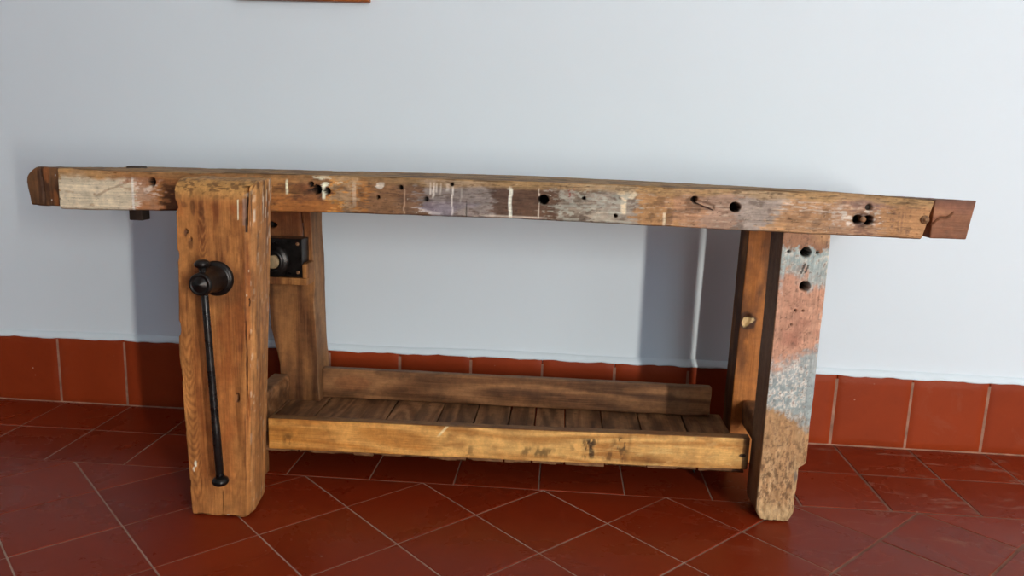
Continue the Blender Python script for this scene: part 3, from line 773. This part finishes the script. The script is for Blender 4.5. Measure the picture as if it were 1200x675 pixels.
# ---- shelf planks (run front to back), their rough ends show under the front rail
seams = [.672, .842, 1.0, 1.022, 1.150, 1.240, 1.3265, 1.391, 1.4675, 1.559, 1.654, 1.769, 1.880]
seams = [.745, .842, 1.0225, 1.150, 1.240, 1.3265, 1.391, 1.4675, 1.559, 1.654, 1.769, 1.876]
for i, (a, b) in enumerate(zip(seams, seams[1:])):
    g = random.uniform(.0008, .0022); th = float(np.interp(a, [.75, 1.87], [.049, .031])) + random.uniform(-.003, .003)
    sd = 50 + i * 3; tone = random.uniform(.75, 1.25)
    def pc(P, nrm, sd=sd):
        out = np.zeros_like(P)
        out[:, 2] += np.where(nrm[:, 2] < -.3, np.clip(vnoise(P, (50, 20, 1), sd, 3) - .35, 0, 1) * .022 * sm(-.33, -.40, P[:, 1]), 0)
        return out
    def pp(P, nrm, pt, tone=tone, sd=sd):
        pt.over(lin(132, 90, 58, tone), np.full(len(P), .35))
        pt.over(lin(52, 36, 26, 1.1), sm(.5, .63, vnoise(P, (60, 8, 20), sd, 4)) * .5)
        pt.over(lin(120, 84, 54, 1.2), (nrm[:, 1] < -.5) * .6)
        if 800 < sd: pass
        dn = np.abs(P[:, 1] + .16) < .006
        for nx in (.3, .7):
            xx = a + (b - a) * nx
            pt.over((.02, .015, .012), (np.hypot(P[:, 0] - xx, P[:, 1] + .165) < .003) * .8)
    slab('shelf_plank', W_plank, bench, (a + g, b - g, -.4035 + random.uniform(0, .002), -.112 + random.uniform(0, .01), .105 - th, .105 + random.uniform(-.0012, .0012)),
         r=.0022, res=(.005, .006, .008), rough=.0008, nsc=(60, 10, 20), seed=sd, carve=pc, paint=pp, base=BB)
# wide end board between the left legs
slab('shelf_plank', W_plank, bench, (.664, .7438, -.384, -.173, .076, .1055), r=.002, res=(.008, .01, .01), rough=.0008, seed=91, base=BB)
# splinter hanging under the rail
for px_, ln in ((563, .012), (821, .018)):
    bm = bmesh.new()
    xs = .787 + (px_ - 313) / (880 - 313) * (1.872 - .787)
    lathe(bm, [(0, 0), (0, .0028), (ln * .6, .0022), (ln, .0)], (xs, -.398, .078), (.35, -.1, -1), 6)
    bm_obj('splinter', bm, W_rail, bench, base=BB)

# ---- vise jaw
def jaw_warp(P):
    Q = P.copy(); t = 1 - P[:, 2] / .7
    xc = .757; Q[:, 0] = P[:, 0] + np.where(P[:, 0] > xc, -.024 * t * (P[:, 0] - xc) / .072, .002 * t)
    Q[:, 0] += sm(.757, .80, P[:, 0]) * .013 * np.clip((-.49 - P[:, 1]) / .13, 0, 1)
    Q[:, 1] -= np.clip((P[:, 1] + .58) / .09, 0, 1) * .028 * t
    Q[:, 0] += np.interp(P[:, 2], [0, .15, .35, .6, .7], [.004, 0, -.006, .002, .0]) * sm(.757, .69, P[:, 0])
    return Q
def jaw_xz(px, py):
    # front face of the jaw: photo position to metres
    z = np.interp(py, [228, 326, 400, 567, 603], [.672, .507, .376, .068, .0]); z = float(z)
    xl = np.interp(py, [228, 400, 600], [205, 208, 218]); xr = np.interp(py, [240, 400, 608], [293, 291, 287])
    u = (px - xl) / (xr - xl)
    return .682 + u * (.833 - .682), z
def jaw_carve(P, nrm):
    out = np.zeros_like(P); x, y, z = P.T; f = nrm[:, 1] < -.35
    # heavy rounding of the top front edge
    t = np.clip((z - .652) / .05, 0, 1); fr = np.clip((-.52 - y) / .10, 0, 1)
    # cylinder style rounding
    R = .040
    zc, yc = .702 - R, -.62 + R
    m = (z > zc) & (y < yc)
    dy, dz = y - yc, z - zc; ln = np.maximum(np.hypot(dy, dz), 1e-6); mx = np.maximum(np.abs(dy), np.abs(dz))
    k = np.minimum(1.0, R / ln) 
    out[:, 1] += np.where(m & (ln > R), dy * k - dy, 0); out[:, 2] += np.where(m & (ln > R), dz * k - dz, 0)
    # chamfer on the right front corner
    cx = np.clip((x - (.829 - .018)) / .018, 0, 1); cyy = np.clip(((-.62 + .018) - y) / .018, 0, 1)
    m2 = (cx > 0) & (cyy > 0); s_ = np.maximum(cx + cyy - 1, 0) * .009
    out[:, 0] -= np.where(m2, s_, 0); out[:, 1] += np.where(m2, s_, 0)
    # blunt bottom corner
    out[:, 2] += sm(.80, .835, x) * sm(.03, 0, z) * .010
    d = np.zeros(len(P))
    nz = vnoise(P, (90, 90, 25), 7, 3)
    gx, gz1 = jaw_xz(284, 224); _, gz0 = jaw_xz(284, 268)
    w_ = np.interp(z, [gz0, gz0 + .03, gz1], [.0005, .0035, .0055])
    d = np.maximum(d, .020 * (1 - sm(w_ * .8, w_ * 1.3, np.abs(x - gx + (z - gz0) * .04))) * (z > gz0))
    ax, az = jaw_xz(279, 372); bx_, bz = jaw_xz(283, 486)
    tt = (az - z) / (az - bz); cxx = ax + (bx_ - ax) * tt + .0015 * np.sin(z * 60)
    d = np.maximum(d, .008 * (1 - sm(.0007, .0019, np.abs(x - cxx))) * (tt > 0) * (tt < 1))
    for px, py, rx, rz in ((287, 351, .0025, .005), (268, 461, .003, .008), (217, 271, .003, .004), (222, 280, .002, .004), (286, 392, .002, .006)):
        hx, hz = jaw_xz(px, py); d = np.maximum(d, .010 * (1 - sm(.8, 1.2, np.hypot((x - hx) / rx, (z - hz) / rz))))
    # splits down the right flank
    fl = sm(.807, .826, x)
    d2 = fl * np.clip(vnoise(P, (120, 120, 6), 9, 3) - .60, 0, 1) * .05 * sm(.45, .6, z)
    out[:, 1] += np.where(f, d, 0); out[:, 0] -= d2
    # nibbled left arris and foot
    out[:, 0] += sm(.70, .682, x) * np.clip(vnoise(P, (20, 20, 40), 13, 3) - .55, 0, 1) * .02
    out[:, 2] += (z < .004) * np.clip(vnoise(P, (30, 30, 5), 29, 3) - .4, 0, 1) * .01
    return out
def jaw_paint(P, nrm, pt):
    x, y, z = P.T
    na = vnoise(P, (30, 30, 12), 3, 4); nb = vnoise(P, (110, 110, 60), 4, 3)
    f = sm(-.2, -.6, nrm[:, 1])
    C = lambda r, g, b, k=1.35: lin(r, g, b, k)
    pt.over(C(182, 118, 62), np.full(len(P), .35))
    pt.over(C(128, 66, 28), sm(.50, .66, na) * .55)
    pt.over(C(84, 42, 20), sm(.60, .70, vnoise(P, (110, 110, 9), 12, 4)) * .6)
    # paler rubbed head with dents
    hd = sm(.655, .690, z + (na - .5) * .04)
    pt.over(C(176, 132, 76), hd * .8)
    pt.over(C(96, 66, 38), hd * sm(.50, .60, vnoise(P, (130, 130, 130), 6, 4)) * .85)
    # rubbed middle strip and lower wear
    cx, _ = jaw_xz(250, 500)
    pt.over(C(150, 84, 38), f * (1 - sm(.03, .05, np.abs(x - cx + .012))) * sm(.5, .3, z) * sm(.02, .1, z) * .45)
    pt.over(C(150, 98, 52), f * sm(.10, .03, z) * .6)
    # right flank pale worn
    pt.over(C(168, 120, 74), sm(.3, .9, nrm[:, 0]) * .5)
    pt.over(C(206, 186, 160), sm(.2, .7, nrm[:, 0]) * sm(.68, .76, nb) * .35)
    pt.over(C(70, 42, 24), sm(.3, .9, nrm[:, 0]) * sm(.54, .62, vnoise(P, (160, 160, 14), 16, 3)) * (.45 + .4 * sm(.5, .62, z)))
    pt.over(C(214, 200, 180), sm(.2, .7, nrm[:, 0]) * sm(.66, .72, vnoise(P, (200, 200, 22), 19, 3)) * sm(.52, .6, z) * .8)
    # arched pine figure running down the left side and near the head
    nw = vnoise(P, (40, 40, 10), 51, 3)
    for px, w_, zlo, zhi, per, k in ((224, .0115, .02, .42, .019, .42), (236, .008, .50, .66, .022, .5), (262, .016, .03, .12, .05, .25)):
        xc, _ = jaw_xz(px, 450 if px == 223 else 270 if px == 236 else 560)
        q = (x - xc) / w_
        m = (1 - sm(.75, 1.1, np.abs(q) + (nw - .5) * .5)) * sm(zlo, zlo + .02, z) * (1 - sm(zhi - .03, zhi, z))
        rg = np.sin(2 * np.pi * (z / per - .9 * q * q * (.02 / per) ** .3 + (nw - .5) * 4.5 + (na - .5) * 2))
        pt.over(C(98, 52, 22), f * m * sm(.0, .8, rg) * k)
        pt.over(C(200, 134, 70), f * m * sm(.2, .9, -rg) * k * .5)
    def line(px, pa, pb, w, col, al):
        x0, za = jaw_xz(px, pa); x1, zb = jaw_xz(px, pb); zz = np.clip((za - z) / (za - zb), -1, 2)
        cx = x0 + (x1 - x0) * zz
        pt.over(col, f * (1 - sm(w * .6, w * 1.2, np.abs(x - cx + (nb - .5) * .002))) * (zz > 0) * (zz < 1) * al)
    line(280, 372, 486, .0022, C(46, 24, 14, 1.0), .95)
    line(268, 455, 466, .003, C(60, 28, 18, 1.0), .7)
    line(287, 346, 357, .0022, C(30, 18, 12, 1.0), .9)
    line(272, 232, 255, .0014, C(225, 205, 175, 1.5), .95)
    line(279, 230, 262, .0035, C(120, 104, 96, 1.3), .6)
    line(283, 232, 270, .0048, C(44, 32, 27, 1.0), .92)
    gx, gz = jaw_xz(283, 224)
    pt.over(C(206, 196, 184, 1.5), (1 - sm(.7, 1.1, np.hypot((x - gx) / .007, (z - gz - .004) / .008) + (nb - .5) * .5)) * .85)
    for px, py, rx, rz, k in ((226, 243, .006, .018, .6), (236, 247, .007, .010, .6), (216, 240, .007, .006, .5), (222, 285, .006, .012, .6), (216, 272, .004, .01, .8), (262, 285, .003, .02, .5), (270, 300, .003, .012, .4), (256, 285, .008, .02, .15), (297, 240, .004, .012, .6), (300, 262, .004, .02, .5)):
        hx, hz = jaw_xz(px, py)
        pt.over(C(80, 44, 22, 1.2), f * (1 - sm(.6, 1.2, np.hypot((x - hx) / rx, (z - hz) / rz) + (nb - .5) * .5)) * k)
    # light paint flecks near the foot
    for px, py, rx, rz in ((223, 541, .003, .008), (221, 548, .002, .006), (257, 602, .004, .004), (287, 518, .0015, .006), (282, 343, .0018, .0018), (286, 315, .0016, .0016)):
        hx, hz = jaw_xz(px, py)
        pt.over(C(215, 205, 185, 1.5), (1 - sm(.7, 1.1, np.hypot((x - hx) / rx, (z - hz) / rz) + (nb - .5) * .6)) * .85 * (nrm[:, 0] < .5))
    # dark greasy ring round the screw
    hx, hz = jaw_xz(247, 330)
    pt.over(C(96, 52, 26, 1.2), f * (1 - sm(.8, 1.35, np.hypot((x - hx) / .052, (z - hz) / .046))) * .55)
jaw = slab('vise_jaw', W_jaw, bench, (.682, .829, -.620, -.4895, 0.0, .702), r=.0035, res=(.002, .006, .0022), rough=.0010, nsc=(60, 60, 14), seed=41,
           warp=jaw_warp, hole_shade=0, carve=jaw_carve, paint=jaw_paint, base=BB)
jaw['label'] = 'thick orange pine vise jaw with rounded head'
# flange, hub, rod and knobs
hc = Vector((.761, -.6195, .509))
small_lathe('flange', [(-.004, 0), (-.004, .035), (.003, .0352), (.0065, .0335), (.008, .030), (.0085, .027), (.014, .0245)], hc, (0, -1, 0), M_iron, jaw, 48)
hub = small_lathe('screw_hub', [(.006, .0265), (.014, .0262), (.020, .0235), (.030, .0222), (.060, .0215), (.066, .0225), (.070, .0222), (.074, .0205), (.0748, .0172), (.0735, .0165), (.0735, .0135), (.0752, .0125), (.0755, .0025), (.0768, .002), (.077, 0)], hc, (0, -1, 0.0), M_iron, jaw, 48)
ry = -.620 - .053
ptop = Vector((.758, ry, .5475)); pbot = Vector((.7745, ry + .006, .103)); ax_ = (ptop - pbot); Lr = ax_.length
rod = small_lathe('handle_rod', [(-.004, 0), (0, .0082), (Lr * .27, .0080), (Lr * .275, .0076), (Lr * .27 + .004, .0076), (Lr * .70, .0070), (Lr, .0066), (Lr + .002, 0)], pbot, ax_, M_rod, jaw, 24)
kp = lambda R, h: [(-h * .5, 0)] + [(h * .5 * -math.cos(a), R * math.sin(a) ** .8) for a in [math.pi * k / 14 for k in range(1, 14)]] + [(h * .5, 0)]
small_lathe('knob', kp(.0165, .020), pbot, ax_, M_iron, rod, 32)
small_lathe('collar', [(0, .0066), (.004, .0085), (.008, .0082), (.014, .0068)], pbot + ax_.normalized() * .008, ax_, M_iron, rod, 24)
small_lathe('knob', kp(.0145, .018), ptop + ax_.normalized() * -.002, ax_, M_iron, rod, 32)
# screw between the legs and the nut plate on the rear leg
bm = bmesh.new()
so, sd_ = Vector((.752, -.494, .503)), Vector((.704, -.235, .478)) - Vector((.752, -.494, .503))
pr = [(0, 0)]; LL = sd_.length; k = 0
tt = 0.0
while tt < LL:
    pr += [(tt, .0105), (tt + .002, .0125), (tt + .004, .0125), (tt + .006, .0105)]; tt += .0065
pr.append((LL, 0))
lathe(bm, pr, so - Vector((0, 0, 0)), sd_, 20)
bm_obj('vise_screw', bm, M_iron, bench, base=BB)
nb_ = slab('nut_block', W_rear, bench, (.694, .8115, -.214, -.1705, .424, .479), r=.002, res=(.01, .01, .01), rough=.0006, seed=61, base=BB)
# ledge and side lip of the block stand proud round the plate
slab('lip', W_jaw, nb_, (.694, .811, -.230, -.2135, .425, .4425), r=.0015, res=(.01, .01, .01), rough=.0004, seed=62, base=BB)
slab('lip', W_jaw, nb_, (.8005, .811, -.230, -.2135, .443, .478), r=.0015, res=(.01, .01, .01), rough=.0004, seed=63, base=BB)
plate = slab('nut_plate', M_iron, bench, (.655, .7985, -.2235, -.1725, .4435, .5395), r=.0012, res=(.01, .01, .01), rough=.0003, base=BB)
small_lathe('nut_ring', [(0, .044), (.004, .042), (.006, .036), (.010, .030), (.013, .027), (.012, .0225), (.001, .021)], (.722, -.2232, .483), (0, -1, 0), M_iron, plate, 40)
small_lathe('worn_plug', [(0, .0165), (.012, .0165), (.0135, .014), (.0138, 0)], (.727, -.2236, .481), (0, -1, 0), M_brassy, plate, 32)
for bx_, bz_ in ((.787, .527), (.787, .456), (.668, .527), (.668, .456)):
    small_lathe('screw', [(0, .0045), (.002, .004), (.0026, 0)], (bx_, -.2232, bz_), (0, -1, 0), M_rust, plate, 16)

# ------------------------------------------------------------------ light: daylight through the two openings behind the camera
def area_light(name, loc, sx, sy, rot, energy, col):
    L = bpy.data.lights.new(name, 'AREA'); L.shape = 'RECTANGLE'; L.size = sx; L.size_y = sy; L.energy = energy; L.color = col
    o = bpy.data.objects.new(name, L); COL.objects.link(o); o.location = loc; o.rotation_euler = rot; return o
area_light('door_daylight', ((AX0 + AX1) / 2, YF - .012, AZ1 / 2 + .02), AX1 - AX0 - .01, AZ1 - .06, (math.radians(90), 0, 0), 205, (1.0, 0.955, 0.85))
area_light('window_daylight', ((BX0 + BX1) / 2, YF - .012, (BZ0 + BZ1) / 2), BX1 - BX0, BZ1 - BZ0, (math.radians(90), 0, math.radians(-28)), 34, (0.50, 0.77, 1.0))
wd = bpy.data.worlds.new('world'); scene.world = wd; wd.use_nodes = True
wd.node_tree.nodes['Background'].inputs[0].default_value = (.75, .85, 1, 1); wd.node_tree.nodes['Background'].inputs[1].default_value = 0.6

vs = scene.view_settings
vs.view_transform = 'Standard'; vs.look = 'None'; vs.exposure = 0.0; vs.gamma = 1.0; vs.use_curve_mapping = False
